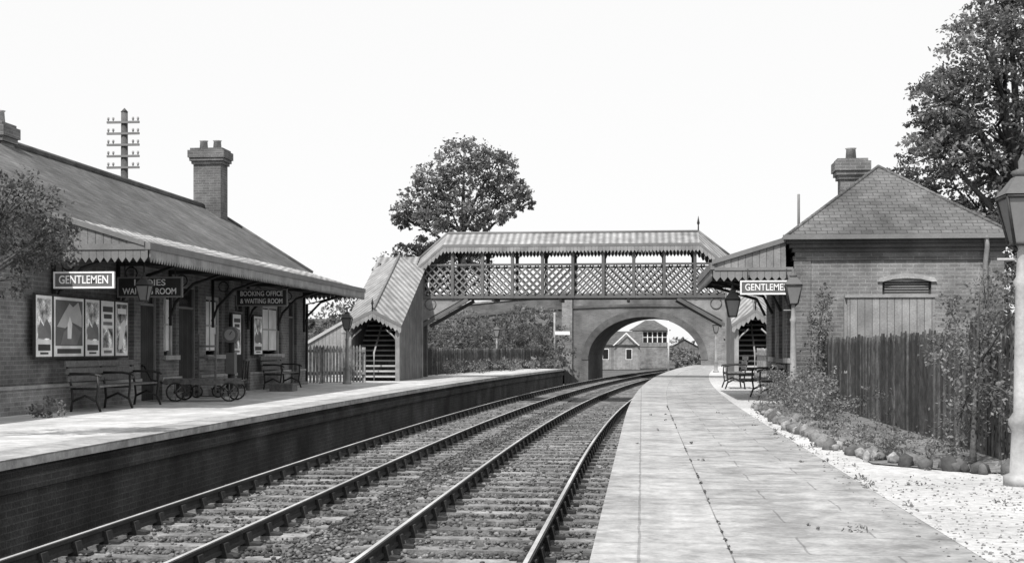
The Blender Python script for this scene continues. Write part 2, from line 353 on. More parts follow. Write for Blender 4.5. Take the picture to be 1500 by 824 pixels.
def poster(name,x,y0,y1,z0,z1,mat,style=0):
    p=O(name,(x,(y0+y1)/2,(z0+z1)/2)); p.box('board','boards_dark',x-.04,x,y0-.04,y1+.04,z0-.04,z1+.04)
    p.box('sheet','white',x,x+.006,y0,y1,z0,z1)
    w=y1-y0;h=z1-z0; P=lambda m_,pts,o_: p.panel('picture',m_,(x+o_,y0,0),(0,1),[(w*a,z0+h*c) for a,c in pts],.003)
    bar=lambda c0,c1,a0=.12,a1=.88,m_='paint_dark': p.box('picture',m_,x+.006,x+.0125,y0+a0*w,y0+a1*w,z0+h*c0,z0+h*c1)
    if style==0:
        p.box('picture',mat,x+.006,x+.009,y0+.04,y1-.04,z0+h*.28,z1-h*.05); P('paint_mid',[(.1,.3),(.9,.3),(.9,.5),(.65,.62),(.45,.5),(.25,.58),(.1,.46)],.011); bar(.1,.2); bar(.04,.07,.25,.75)
    elif style==1:
        p.box('picture','paint_bridge',x+.006,x+.009,y0+.05,y1-.05,z0+h*.18,z1-h*.05)
        P('paint_cream',[(.08,.5),(.3,.72),(.5,.9),(.62,.84),(.8,.93),(.92,.7),(.92,.5),(.6,.58),(.35,.48)],.011)
        P('paint_mid',[(.2,.2),(.75,.2),(.9,.42),(.6,.55),(.3,.42)],.0135); P('white',[(.42,.3),(.55,.3),(.58,.55),(.5,.68),(.43,.55)],.0155); bar(.05,.13,.1,.9)
    elif style==2:
        bar(.8,.9); bar(.68,.76,.2,.8); bar(.56,.62,.15,.85,'paint_mid'); P('poster_b',[(.12,.15),(.88,.15),(.88,.5),(.12,.5)],.010); bar(.05,.1,.2,.8,'paint_mid')
    else:
        p.box('picture',mat,x+.006,x+.009,y0+.04,y1-.04,z0+h*.05,z1-h*.04); bar(.78,.88,.15,.85,'white'); P('white',[(.2,.12),(.45,.12),(.8,.5),(.7,.68),(.4,.6),(.28,.35)],.011)
    p.finish()
yq=21.5
for w,m,bb in[(.6,'poster_a',0),(1.22,'poster_b',1),(.62,'poster_a',0),(.6,'poster_b',2),(.6,'poster_b',3)]:
    poster('railway_poster',-10.14,yq,yq+w,.96,2.0,m,bb); yq+=w+.09
poster('railway_poster',-10.2,34.35,35.1,.95,1.95,'poster_a',0); poster('railway_poster',-10.1,32.2,32.85,.95,1.95,'poster_b',2)
def sign(name,x0,x1,y,z0,z1,lines,rim='white',hang=None,size=.17,face='paint_dark'):
    s_=O(name,((x0+x1)/2,y,(z0+z1)/2)); s_.box('board',face,x0,x1,y-.02,y+.02,z0,z1)
    for a in[(x0-.03,x1+.03,z1,z1+.03),(x0-.03,x1+.03,z0-.03,z0)]: s_.box('rim',rim,a[0],a[1],y-.03,y+.03,a[2],a[3])
    for a in[(x0-.03,x0),(x1,x1+.03)]: s_.box('rim',rim,a[0],a[1],y-.03,y+.03,z0,z1)
    if hang:
        for xx in(x0+.12,x1-.12): s_.tube('hangers','iron',[(xx,y,z1+.03),(xx,y,hang)],.012,5)
    n=len(lines)
    for i,t_ in enumerate(lines):
        zc=z1-(z1-z0)*(i+.5)/n; s_.text(t_,((x0+x1)/2,y-.025,zc),size,(x1-x0)*(.86 if len(t_)>6 else .5))
    s_.finish()
sign('gentlemen_sign',-10.15,-9.12,22.28,2.17,2.4,['GENTLEMEN'],size=.2,face='paint_bridge',hang=2.8)
sign('waiting_room_sign',-10.15,-8.9,25.1,2.12,2.46,['LADIES','WAITING ROOM'],rim='paint_mid',hang=2.8)
sign('waiting_room_sign',-10.05,-8.8,32.4,2.18,2.55,['BOOKING OFFICE','& WAITING ROOM'],rim='paint_mid',hang=2.8,size=.17)
sign('gentlemen_sign',1.98,2.98,26.85,2.2,2.42,['GENTLEMEN'],size=.19,hang=2.68,face='paint_bridge')

# ------------------------------------------------ lamps
def lantern(o,x,y,z,s=1.,part='lantern'):
    def ring(r,zz,n=4): return [(x+r*math.cos(math.pi/4+i*math.pi*2/n),y+r*math.sin(math.pi/4+i*math.pi*2/n),zz) for i in range(n)]
    a=ring(.12*s,z); c=ring(.23*s,z+.38*s); t=ring(.25*s,z+.40*s); u=ring(.10*s,z+.55*s)
    o.add(part,'glass_lamp',ring(.115*s,z+.005)+ring(.222*s,z+.375*s),[(0,1,5,4),(1,2,6,5),(2,3,7,6),(3,0,4,7)])
    for i in range(4):
        o.tube(part,'iron',[a[i],c[i]],.014*s,5); o.tube(part,'iron',[a[i],a[(i+1)%4]],.014*s,5); o.tube(part,'iron',[c[i],c[(i+1)%4]],.016*s,5)
    o.add(part,'paint_bridge',t+u,[(0,1,5,4),(1,2,6,5),(2,3,7,6),(3,0,4,7),(4,5,6,7),(0,1,2,3)])
    o.tube(part,'paint_bridge',[(x,y,z+.55*s),(x,y,z+.6*s),(x,y,z+.62*s),(x,y,z+.68*s),(x,y,z+.74*s)],[.07*s,.09*s,.03*s,.035*s,.003],8)
    o.tube(part,'iron',[(x,y,z),(x,y,z+.2*s)],.015,6)
def lamp(name,x,y,h,s=1.,mat='paint_grey'):
    o=O(name,(x,y,0)); zl=h-.74*s
    o.tube('column',mat,[(x,y,0),(x,y,.08*s),(x,y,.1*s),(x,y,.45*s),(x,y,.5*s),(x,y,.54*s),(x,y,.6*s),(x,y,zl-.35),(x,y,zl-.3),(x,y,zl-.26),(x,y,zl-.03),(x,y,zl)],
           [.15*s,.15*s,.1*s,.085*s,.11*s,.11*s,.07*s,.055*s,.075*s,.05*s,.04*s,.06*s],12)
    o.tube('ladder_bar',mat,[(x-.2*s,y,zl-.12),(x+.2*s,y,zl-.12)],.012*s,6)
    for q in(-.12,.12): o.tube('cradle','iron',[(x,y,zl-.08),(x+q*s*.7,y,zl)],.014*s,5)
    lantern(o,x,y,zl,s); o.finish()
lamp('street_lamp',3.045,11.05,2.66,.98,'paint_lamp'); lamp('street_lamp',2.82,25.3,2.6,.9)
lamp('street_lamp',-9.1,40.6,2.35,.9); lamp('street_lamp',-7.2,66,2.35,.9); lamp('street_lamp',3.4,62,2.5,.9)
h=O('hanging_lamp',(1.75,28,2.4)); lantern(h,1.85,27.6,1.75,.9); h.tube('rod','iron',[(1.85,27.6,2.3),(1.85,27.6,2.8)],.014,6); h.finish()
h=O('hanging_lamp',(-8.95,23.2,2)); lantern(h,-8.95,23.3,1.96,.72); h.tube('rod','iron',[(-8.95,23.3,2.42),(-8.95,23.3,2.8)],.014,6); h.finish()

# ------------------------------------------------ benches
def bench(x,y,rz,L,name='platform_bench'):
    o=O(name,(x,y,0),rz,world=False); h=L/2
    for i in range(4): o.box('seat','wood_bench',-.02+i*.12,.08+i*.12,-h,h,.42,.45)
    for i in range(3):
        z=.52+i*.13; o.panel('backrest','wood_bench',(-.05-.02*i,-h,0),(0,1),[(0,z),(L,z),(L,z+.1),(0,z+.1)],.03)
    for yy in([-h+.1,0,h-.1] if L>2.4 else [-h+.1,h-.1]):
        for pts in([(-.03,yy,0),(0,yy,.2),(-.02,yy,.42),(-.12,yy,.87)],[(.5,yy,0),(.43,yy,.2),(.46,yy,.42),(.45,yy,.62)],[(-.07,yy,.66),(.3,yy,.66),(.48,yy,.63),(.52,yy,.6)],[(-.02,yy,.4),(.46,yy,.4)],[(0,yy,.18),(.22,yy,.28),(.43,yy,.18)]):
            o.tube('frame','iron',pts,.022,6)
    o.finish()
bench(-9.85,23.75,0,3.1); bench(-10.08,35.9,0,2.1)
bench(2.95,29.6,math.pi,2.2); bench(2.75,37.2,math.pi,1.7)

def wheel(o,part,x,y,z,r,ax='y'):
    n=18
    f=(lambda a,rr:(x+rr*math.cos(a),y,z+rr*math.sin(a)))
    o.tube(part,'iron',[f(2*math.pi*i/n,r-.015) for i in range(n)],.018,6,closed=True)
    for i in range(8): o.tube(part,'paint_mid',[f(2*math.pi*i/8,.02),f(2*math.pi*i/8,r-.02)],.01,4)
    o.tube(part,'iron',[(x,y-.05,z),(x,y+.05,z)],.035,8)
o=O('luggage_trolley',(-9.1,27.2,0),.15,world=False)
for i in range(9): o.box('deck','wood_bench',-.8+i*.178,-.64+i*.178,-.38,.38,.43,.47)
for yy in(-.38,.34): o.box('deck','wood_bench',-.82,.82,yy,yy+.04,.36,.428)
for xx in(-.55,.55):
    for yy in(-.46,.46): wheel(o,'wheels',xx,yy,.2,.2)
    o.tube('axles','iron',[(xx,-.5,.2),(xx,.5,.2)],.02,6); o.box('axles','iron',xx-.05,xx+.05,-.33,.33,.2,.358)
for xx in(.8,):
    for yy in(-.34,0,.34): o.tube('end_rail','iron',[(xx,yy,.45),(xx*1.05,yy,.85)],.018,6)
    o.tube('end_rail','iron',[(xx*1.05,-.36,.85),(xx*1.05,.36,.85)],.02,6)
o.tube('handle','iron',[(-.8,0,.35),(-1.15,0,.45),(-1.3,0,.75)],.018,6); o.tube('handle','iron',[(-1.3,-.15,.75),(-1.3,.15,.75)],.02,6)
o.finish()
o=O('weighing_machine',(-9.6,30.2,0),0,world=False)
o.box('base','paint_mid',-.32,.32,-.4,.4,.0,.16); o.box('base','iron',-.28,.28,-.36,.36,.162,.19)
o.tube('column','paint_dark',[(0,.3,.19),(0,.3,.3),(0,.3,1.25)],[.14,.09,.07],10); o.box('column','paint_mid',-.1,.1,.2,.4,.5,1.0)
o.tube('dial','paint_mid',[(0,.18,1.42),(0,.4,1.42)],.19,20,smooth=False); o.tube('dial','paint_cream',[(0,.165,1.42),(0,.178,1.42)],.13,20,smooth=False)
o.tube('dial','paint_dark',[(0,.16,1.42),(.05,.16,1.5)],.01,4); o.finish()
o=O('sack_truck',(-9.65,28.9,0),.3,world=False)
for xx in(-.18,.18):
    o.tube('shafts','paint_mid',[(xx,0,.12),(xx,.3,1.25),(xx,.28,1.42)],.028,6); wheel(o,'wheels',xx*1.3,0.05,.14,.14)
for z in(.3,.6,.9,1.15): o.tube('crossbars','paint_mid',[(-.18,.27*(z-.1)/1.15,z),(.18,.27*(z-.1)/1.15,z)],.022,6)
o.box('nose_plate','iron',-.22,.22,-.2,.02,.03,.05); o.finish()
o=O('wooden_crate',(-9.2,33.6,0),0,world=False)
o.box('crate','wood_bench',-.3,.3,-.25,.25,0.0,.16); o.box('crate','wood_bench',-.32,.32,-.27,.27,.16,.2); o.finish()

# ------------------------------------------------ footbridge
f=O('footbridge',(-2.6,50,0))
Yf,Yb=49.2,51.1
path=[(-8.5,-1.0),(-7.35,0),(2.1,0),(3.25,-.9)]
ze,zr=4.92,5.45
def RZ(x):
    for (a,za),(c,zc) in zip(path,path[1:]):
        if a<=x<=c: return za+(zc-za)*(x-a)/(c-a)
    return path[0][1] if x<path[0][0] else path[-1][1]
ym=(Yf+Yb)/2
for (xa,za),(xb,zb) in zip(path,path[1:]):
    for y0 in(Yf-.2,Yb+.2):
        f.add('roof','bridge_roof',[(xa,y0,ze+za),(xb,y0,ze+zb),(xb,ym,zr+zb),(xa,ym,zr+za)],[(0,1,2,3)])
        f.add('roof','paint_mid',[(xa,y0,ze+za-.03),(xb,y0,ze+zb-.03),(xb,ym,zr+zb-.03),(xa,ym,zr+za-.03)],[(0,1,2,3)])
    f.tube('ridge','paint_mid',[(xa,ym,zr+za+.02),(xb,ym,zr+zb+.02)],.05,6)
    sl=(zb-za)/(xb-xa)
    for y0 in(Yf-.21,Yb+.21):
        f.panel('fascia','paint_mid',(xa,y0,0),(1,0),[(0,ze+za-.07),(xb-xa,ze+zb-.07),(xb-xa,ze+zb+.03),(0,ze+za+.03)],.04)
        f.valance('valance','paint_grey',(xa,y0-.001,0),(1,0),xb-xa,ze+za-.07,.24,.13,slope=sl)
X0,X1=-8.2,3.05; zd0,zt=3.05,4.17
for y0 in(Yf,Yb):
    f.box('girder','paint_bridge',X0,X1,y0-.08,y0+.08,zd0-.09,zd0); f.box('girder','paint_bridge',X0,X1,y0-.07,y0+.07,zt,zt+.07)
    f.box('girder','paint_bridge',X0,X1,y0-.02,y0+.02,zd0,zd0+.06)
    H=zt-zd0; p=.29; i=-5
    while X0+i*p<X1:
        for sg in(1,-1):
            t0=X0+i*p; lo=max(t0,X0+.02); hi=min(t0+H,X1-.02)
            if hi-lo>.05:
                if sg>0: za,zb=zd0+(lo-t0),zd0+(hi-t0)
                else: za,zb=zt-(lo-t0),zt-(hi-t0)
                f.panel('lattice','paint_mid' ,(lo,y0+sg*.012,0),(1,0),[(0,za-.038),(hi-lo,zb-.038),(hi-lo,zb+.038),(0,za+.038)],.016)
        i+=1
    x=X0+.06; 
    while x<X1:
        top=ze-.05+min(0,RZ(x))
        f.box('posts','paint_bridge',x-.055,x+.055,y0-.1,y0+.1,zd0-.088,max(top,zt+.1))
        if top>4.8:
            for d in(-1,1): f.tube('posts','paint_bridge',[(x,y0,4.45),(x+d*.12,y0,4.72),(x+d*.3,y0,4.84)],.025,5)
        x+=1.12
    for d,xe in((1,X0),(-1,X1)):
        f.add('knee_brace','paint_bridge',[(xe,y0-.03,zd0-.1),(xe+d*1.9,y0-.03,zd0-.1),(xe+d*1.9,y0-.03,zd0-.2),(xe+d*.1,y0-.03,1.95),(xe,y0-.03,1.95),
          (xe,y0+.03,zd0-.1),(xe+d*1.9,y0+.03,zd0-.1),(xe+d*1.9,y0+.03,zd0-.2),(xe+d*.1,y0+.03,1.95),(xe,y0+.03,1.95)],[(1,2,3,8,7,6),(2,3,8,7)])
        f.tube('knee_brace','paint_bridge',[(xe+d*.02,y0,1.95),(xe+d*1.75,y0,zd0-.12)],.09,4,smooth=False)
        f.panel('knee_brace','paint_grey',(xe,y0,0),(d,0),[(0,2.1),(.05,2.1),(1.6,zd0-.095),(0,zd0-.095)],.03)
        f.tube('knee_brace','paint_bridge',[(xe+d*.35+.2*math.cos(a),y0-.03,2.75+.2*math.sin(a)) for a in [k*math.pi/8 for k in range(16)]],.02,5,closed=True)
f.box('deck','boards_dark',X0,X1,Yf+.08,Yb-.08,zd0-.08,zd0)
for x in(-5.5,-3,-.5): f.box('deck','iron',x-.05,x+.05,Yf-.05,Yb+.05,zd0-.2,zd0-.091)
def stair(xa,xb,ytop,ybot,side):
    xm=(xa+xb)/2; zt_,zb_=4.55,2.35; ex=.16
    for xe in(xa-ex,xb+ex):
        dz=.5
        f.add('stair_roof','bridge_roof',[(xm,ytop,zt_),(xm,ybot-.25,zb_),(xe,ybot-.25,zb_-dz),(xe,ytop,zt_-dz)],[(0,1,2,3)])
        f.add('stair_roof','paint_mid',[(xm,ytop,zt_-.03),(xm,ybot-.25,zb_-.03),(xe,ybot-.25,zb_-dz-.03),(xe,ytop,zt_-dz-.03)],[(0,1,2,3)])
    f.tube('ridge','paint_mid',[(xm,ytop,zt_+.02),(xm,ybot-.25,zb_+.02)],.05,6)
    w=(xb-xa)/2+ex; yg=ybot-.27
    for sg in(-1,1):
        f.panel('stair_gable','paint_mid',(xm,yg,0),(sg,0),[(0,zb_-.06),(w,zb_-.56),(w,zb_-.44),(0,zb_+.06)],.04)
        f.valance('stair_gable','paint_grey',(xm,yg-.002,0),(sg,0),w,zb_-.06,.22,.13,slope=-.5/w)
    f.tube('finial','iron',[(xm,yg,zb_),(xm,yg,zb_+.2),(xm,yg,zb_+.26),(xm,yg,zb_+.45)],[.03,.025,.05,.003],6)
    n=17; 
    for i in range(n):
        z=3.0*(i+1)/n; y=ybot+.05+(ytop-.4-ybot)*i/n; f.box('treads','paint_cream',xa+.06,xb-.06,y-.03,y+.34,z-.055,z); f.box('treads','boards_dark',xa+.06,xb-.06,y+.3,y+.32,z,z+.12)
    for xx,tag in((xa,0),(xb,1)):
        f.panel('stair_sides','boards_mid',(xx,ybot,0),(0,1),[(0,0),(ytop-ybot,0),(ytop-ybot,zt_-.5),(0,zb_-.55)],.06)
        for yp in(ybot-.06,ytop): f.box('stair_sides','paint_grey',xx-.07,xx+.07,yp-.07,yp+.05,0,(zb_ if yp<ytop else zt_)-.56)
    for sg,xx in((1,xa),(-1,xb)):
        f.tube('stair_gable','paint_grey',[(xx,ybot-.1,1.25),(xx+sg*.12,ybot-.1,1.5),(xx+sg*.4,ybot-.1,1.75)],.03,6)
    f.tube('handrail','paint_grey',[(xm,ybot,0),(xm,ybot,.95),(xm,ytop-.5,3.85)],.03,6)
stair(-9.85,-8.2,49.1,44.4,1); stair(3.1,4.3,49.1,44.4,-1)
f.box('landing','boards_mid',-9.85,-8.25,49.2,51.1,2.95,3.05)
f.box('landing','boards_mid',-9.85,-9.78,49.2,51.1,0,4.3); f.box('landing','boards_mid',-9.78,-8.27,51.05,51.11,0,4.3)
f.box('landing','boards_mid',4.23,4.3,49.2,51.1,0,4.3)
f.add('stair_roof','bridge_roof',[(-10,49,4.05),(-8.4,49,4.05),(-8.4,50.1,4.58),(-10,50.1,4.58),(-10,51.3,4.05),(-8.4,51.3,4.05)],[(0,1,2,3),(3,2,5,4)])
f.add('stair_roof','bridge_roof',[(3.2,49,4.05),(4.5,49,4.05),(4.5,50.1,4.58),(3.2,50.1,4.58),(3.2,51.3,4.05),(4.5,51.3,4.05)],[(0,1,2,3),(3,2,5,4)])
for x in(-7.35,2.1): f.tube('finial','iron',[(x,ym,zr),(x,ym,zr+.25),(x,ym,zr+.32),(x,ym,zr+.6)],[.03,.025,.06,.003],6)
f.panel('approach','boards_light',(-9.9,49.2,0),(-1,0),[(0,1.5),(0,2.75),(2.9,1.1),(2.9,.0),(2.2,.0)],.05)
f.panel('approach','paint_cream',(-9.9,49.15,0),(-1,0),[(0,2.75),(0,2.87),(2.95,1.2),(2.95,1.08)],.09)
f.panel('approach','boards_light',(-9.9,50.9,0),(-1,0),[(0,1.5),(0,2.75),(2.9,1.1),(2.9,.0),(2.2,.0)],.05)
f.finish()

# ------------------------------------------------ fences
def fence(name,p0,p1,h,pitch,w,mats,rails=(.25,.85),z0=0,rag=.02,point=.07):
    mats=mats if isinstance(mats,list) else [mats]
    o=O(name,(p0[0],p0[1],z0)); P=Vector(p0);Q=Vector(p1); L=(Q-P).length; d=(Q-P)/L; n=int(L/pitch)
    rt=p0[0]>0 and len(mats)>1
    for i in range(n):
        t=i*pitch; hh=h+random.uniform(-rag,rag); ln=random.uniform(-.015,.015)
        o.panel('pales',random.choice(mats),(p0[0],p0[1],z0),d,[(t,0.02),(t+w,0.02),(t+w+ln,hh-point),(t+w/2+ln,hh),(t+ln,hh-point)],.022)
    for r in rails:
        nn=Vector((-d.y,d.x))*.035; q=P-nn if rt else P+nn; o.panel('rails',mats[0],(q.x,q.y,z0),d,[(0,h*r-.04),(L,h*r-.04),(L,h*r+.04),(0,h*r+.04)],.04)
    k=int(L/2.4)+1
    for i in range(k+1):
        q=P+d*(L*i/k)+Vector((d.y,-d.x))*.1*(1 if p0[0]>0 else -1); o.box('posts',mats[0],q.x-.05,q.x+.05,q.y-.05,q.y+.05,z0,z0+h*.95)
    o.finish()
FW=['fence_a','fence_b','fence_c','fence_a']
fence('paling_fence',(3.5,11.9),(3.5,26.5),1.3,.135,.095,FW,rag=.04,point=.1)
fence('paling_fence',(3.7,33.2),(3.7,43.6),1.1,.11,.08,'fence_light')
fence('paling_fence',(-12.6,42.6),(-10.4,42.6),1.2,.12,.075,'fence_light')
fence('picket_gate',(-10.35,42.6),(-9.5,42.6),1.25,.11,.07,'fence_light')
fence('paling_fence',(-11.2,40.3),(-8.9,42.4),1.2,.12,.07,'fence_light')
fence('paling_fence',(-8.6,52),(-5.6,77),1.1,.16,.1,FW)
fence('paling_fence',(4.4,12),(6.2,26),1.64,.13,.1,FW,rag=.04)

# ------------------------------------------------ right building
b=O('station_building',(5,30,0))
bx0,bx1,by0,by1=3.05,7.05,27.,33.2; zE=3.3
for a in[(bx0,4.75,0,zE),(5.7,bx1,0,zE),(4.75,5.7,0,2.14),(4.75,5.7,2.42,zE)]: b.box('walls','brick_pale',a[0],a[1],by0,by0+.28,a[2],a[3])
b.box('window','paint_dark',4.75,5.7,by0+.08,by0+.14,2.14,2.42)
for i in range(5): b.box('window','paint_mid',4.8,5.65,by0+.04,by0+.07,2.17+i*.05,2.195+i*.05)
b.panel('window','stone_light',(4.65,by0-.02,0),(1,0),[(0,2.42),(.1,2.42),(.3,2.47),(.57,2.49),(.85,2.47),(1.05,2.42),(1.15,2.42),(1.1,2.5),(.85,2.56),(.57,2.59),(.3,2.56),(.05,2.5)],.05)
b.box('window','stone_light',4.7,5.75,by0-.05,by0-.002,2.08,2.14)
ops=[(27.6,28.5,.9,2.3),(29.2,30.2,0,2.4),(30.9,31.9,.9,2.3)]
wallx(b,'walls','brick_red',bx0,bx0+.28,by0+.28,by1,0,zE,ops)
for w in(ops[0],ops[2]): windowx(b,bx0,-1,*w)
windowx(b,bx0,-1,*ops[1],door=True)
b.box('walls','brick_red',bx1-.28,bx1,by0+.28,by1,0,zE); b.box('walls','brick_red',bx0+.28,bx1-.28,by1-.28,by1,0,zE)
for e,z0,z1 in[(.05,2.86,2.93),(.06,3.02,3.10),(.12,3.10,3.18),(.18,3.18,3.26)]:
    b.box('cornice','brick_red' if z0<3 else 'stone_dark',bx0-e,bx1+e,by0-e,by1+e,z0,z1)
b.box('quoins','brick_red',bx0-.03,bx0+.3,by0-.03,by0-.002,0,2.86); b.box('quoins','brick_red',bx1-.3,bx1+.03,by0-.03,by0-.002,0,2.86)
e=.24; z=3.30; A=[(bx0-e,by0-e,z),(bx1+e,by0-e,z),(bx1+e,by1+e,z),(bx0-e,by1+e,z),(5.05,29.2,5.0),(5.05,31.0,5.0)]
b.add('roof','tile',A,[(0,1,4),(1,2,5,4),(2,3,5),(3,0,4,5)]); b.box('roof','paint_dark',bx0-e,bx1+e,by0-e,by1+e,3.262,3.298)
for i,j in[(0,4),(1,4),(2,5),(3,5),(4,5)]: b.tube('hip_tiles','tile',[A[i],A[j]],.04,6)
b.box('gutter','paint_mid',bx0-e-.03,bx1+e+.03,by0-e-.08,by0-e-.001,3.25,3.34)
b.tube('downpipe','paint_grey',[(6.68,by0-.28,3.3),(6.72,by0-.2,3.1),(6.72,by0-.07,2.8),(6.72,by0-.07,0)],.05,8)
chimney(b,4.95,32.3,4.0,5.85,.55,pots=1); 
c0,c1=27.0,33.4
b.add('canopy_roof','tin_roof',[(bx0-.19,c0,3.27),(1.45,c0,2.80),(1.45,c1,2.80),(bx0-.19,c1,3.27)],[(0,1,2,3)])
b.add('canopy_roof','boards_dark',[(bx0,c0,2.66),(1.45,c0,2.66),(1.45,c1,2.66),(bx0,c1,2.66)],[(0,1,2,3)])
b.panel('canopy_end','boards_light',(bx0-.19,c0-.02,0),(-1,0),[(0,2.72),(1.4,2.72),(1.4,2.80),(0,3.24)],.03)
b.panel('canopy_end','paint_mid',(bx0-.19,c0-.05,0),(-1,0),[(0,3.22),(1.46,2.78),(1.46,2.87),(0,3.32)],.08)
b.box('gutter','paint_mid',1.37,1.45,c0-.06,c1,2.68,2.82); b.box('gutter','paint_mid',1.45,3.0,c0-.08,c0-.037,2.66,2.72)
b.valance('valance','paint_mid',(1.40,c0,0),(0,1),c1-c0,2.68,.22,.14); b.valance('valance','paint_mid',(1.42,c0-.05,0),(1,0),1.6,2.66,.22,.14)
for y in(27.3,29.3,31.2,33): b.tube('canopy_brackets','iron',[(3.0,y,1.9),(2.8,y,2.3),(1.6,y,2.65)],.035,6); b.box('canopy_brackets','iron',1.5,3.0,y-.03,y+.03,2.58,2.655)
b.finish()
o=O('screen_wall',(4.7,26.3,0)); o.box('boards','boards_light',3.95,5.6,26.2,26.26,.0,2.08); o.box('capping','paint_grey',3.9,5.65,26.17,26.29,2.08,2.14)
for x in(3.95,5.55): o.box('posts','paint_grey',x-.05,x+.05,26.262,26.36,0,2.08)
o.finish()

# ------------------------------------------------ road bridge
def road_bridge():
    o=O('road_bridge',(.15,89,0),-.1,world=False); a=3.75
    zb=lambda x: .35+2.85*math.sqrt(max(0,1-(x/a)**2))
    zt=lambda x: 4.72-.0045*x*x
    xs=[-16,-12,-9,-7,-5.2,-a]+[-a*math.cos(math.pi*i/28) for i in range(0,29)]+[a,5.2,7,9,12,18]
    for y0 in(0,7.5):
        for i in range(len(xs)-1):
            p,q=xs[i],xs[i+1]
            if q-p<1e-6: continue
            ins=abs((p+q)/2)<a
            bp,bq=(zb(p),zb(q)) if ins else(-1.2,-1.2)
            o.add('walls','brick_bridge',[(p,y0,bp),(q,y0,bq),(q,y0,zt(q)),(p,y0,zt(p))],[(0,1,2,3)])
            o.add('parapet_back','brick_bridge',[(p,y0+(.4 if y0==0 else -.4),3.9),(q,y0+(.4 if y0==0 else -.4),3.9),(q,y0+(.4 if y0==0 else -.4),zt(q)),(p,y0+(.4 if y0==0 else -.4),zt(p))],[(0,1,2,3)])
            o.panel('coping','stone_light',(p,y0+.2 if y0==0 else y0-.2,0),(1,0),[(0,zt(p)+.002),(q-p,zt(q)+.002),(q-p,zt(q)+.13),(0,zt(p)+.13)],.56)
            if y0==0: o.panel('string_course','stone_dark',(p,y0-.05,0),(1,0),[(0,zt(p)-.85),(q-p,zt(q)-.85),(q-p,zt(q)-.68),(0,zt(p)-.68)],.096)
    N=28; pts=[(-a*math.cos(math.pi*i/N),zb(-a*math.cos(math.pi*i/N))) for i in range(N+1)]
    pts=[(-a,-1.2)]+pts+[(a,-1.2)]
    for (x0,z0),(x1,z1) in zip(pts,pts[1:]): o.add('arch_barrel','stone_dark',[(x0,0,z0),(x1,0,z1),(x1,7.5,z1),(x0,7.5,z0)],[(0,1,2,3)])
    def off(x,z,r):
        nx=x/(a*a); nz=(z-.35)/(2.85**2); l=math.hypot(nx,nz) or 1; return (x+nx/l*r,z+nz/l*r)
    rp=pts[1:-1]
    for k in range(len(rp)-1):
        p,q=rp[k],rp[k+1]; P,Q=off(*p,.45),off(*q,.45)
        o.add('arch_ring','stone_dark',[(p[0],-.04,p[1]),(q[0],-.04,q[1]),(Q[0],-.04,Q[1]),(P[0],-.04,P[1]),(p[0],0,p[1]),(q[0],0,q[1]),(Q[0],0,Q[1]),(P[0],0,P[1])],[(0,1,2,3),(3,2,6,7),(0,1,5,4)])
    o.add('roadway','stone_dark',[(-16,.4,3.9),(18,.4,3.9),(18,7.1,3.9),(-16,7.1,3.9)],[(0,1,2,3)])
    for x in(-5.15,5.15):
        o.box('piers','brick_pale',x-.35,x+.35,-.22,-.002,-1.2,4.7); o.box('piers','stone_light',x-.42,x+.42,-.3,.1,4.76,4.95)
    o.finish()
road_bridge()
o=O('embankment'); 
o.add('embankment','grass',[(-100,84,-.5),(-8.5,85,-1),(-5.2,89.5,-1),(-9,88.5,3.0),(-100,88.5,3.8),(-100,97.5,3.8),(-5,98,3.0),(-4,104,-1.1),(-100,104,-1.1)],[(0,1,3,4),(1,2,3),(4,3,6,5),(5,6,7,8)])
o.add('embankment','grass',[(100,84,-.5),(10,84,-.5),(6,88.2,-.5),(9,88.,3.0),(100,88,3.8),(100,97.5,3.8),(6,97,3.0),(8,103,-1.1),(100,103,-1.1)],[(0,1,3,4),(1,2,3),(4,3,6,5),(5,6,7,8)])
o.finish()

# ------------------------------------------------ distant buildings
o=O('signal_box',(1.1,150,-1))
x0,x1,y0,y1=-1.0,2.8,148,152
o.box('base','brick_pale',x0,x1,y0,y1,-1.1,1.3); o.box('upper','boards_light',x0-.05,x1+.05,y0-.05,y1+.05,1.3,1.75)
o.box('windows','glass_dark',x0+.03,x1-.03,y0+.03,y1-.03,1.75,2.9); o.box('upper','paint_cream',x0-.05,x1+.05,y0-.05,y1+.05,2.9,3.1)
for i in range(8):
    x=x0+i*(x1-x0)/7; o.box('windows','white',x-.05,x+.05,y0-.04,y0+.02,1.752,2.898)
o.box('windows','white',x0,x1,y0-.03,y0+.025,2.3,2.36)
xm=(x0+x1)/2
o.add('roof','slate',[(x0-.4,y0-.4,3.1),(x1+.4,y0-.4,3.1),(x1+.4,y1+.4,3.1),(x0-.4,y1+.4,3.1),(xm-.5,150,4.25),(xm+.5,150,4.25)],[(0,1,5,4),(1,2,5),(2,3,4,5),(3,0,4)])
for i in range(10): o.box('steps','fence_light',x1+.1+i*.18,x1+.3+i*.18,y0+.5,y0+1.3,1.1-i*.22,1.15-i*.22)
o.finish()
o=O('brick_house',(-2.6,140,-1))
x0,x1,y0,y1=-4.6,-.2,138,144
o.box('walls','boards_light',x0,x1,y0,y1,-1.1,1.5); o.add('walls','boards_light',[(x0+1.8,y0-.01,1.5),(x1,y0-.01,1.5),((x0+1.8+x1)/2,y0-.01,2.75)],[(0,1,2)])
o.add('roof','slate',[(x0-.3,y0-.2,1.45),(x1+.3,y0-.2,1.45),(x1+.3,141,2.9),(x0-.3,141,2.9),(x0-.3,y1+.3,1.45),(x1+.3,y1+.3,1.45)],[(0,1,2,3),(3,2,5,4)])
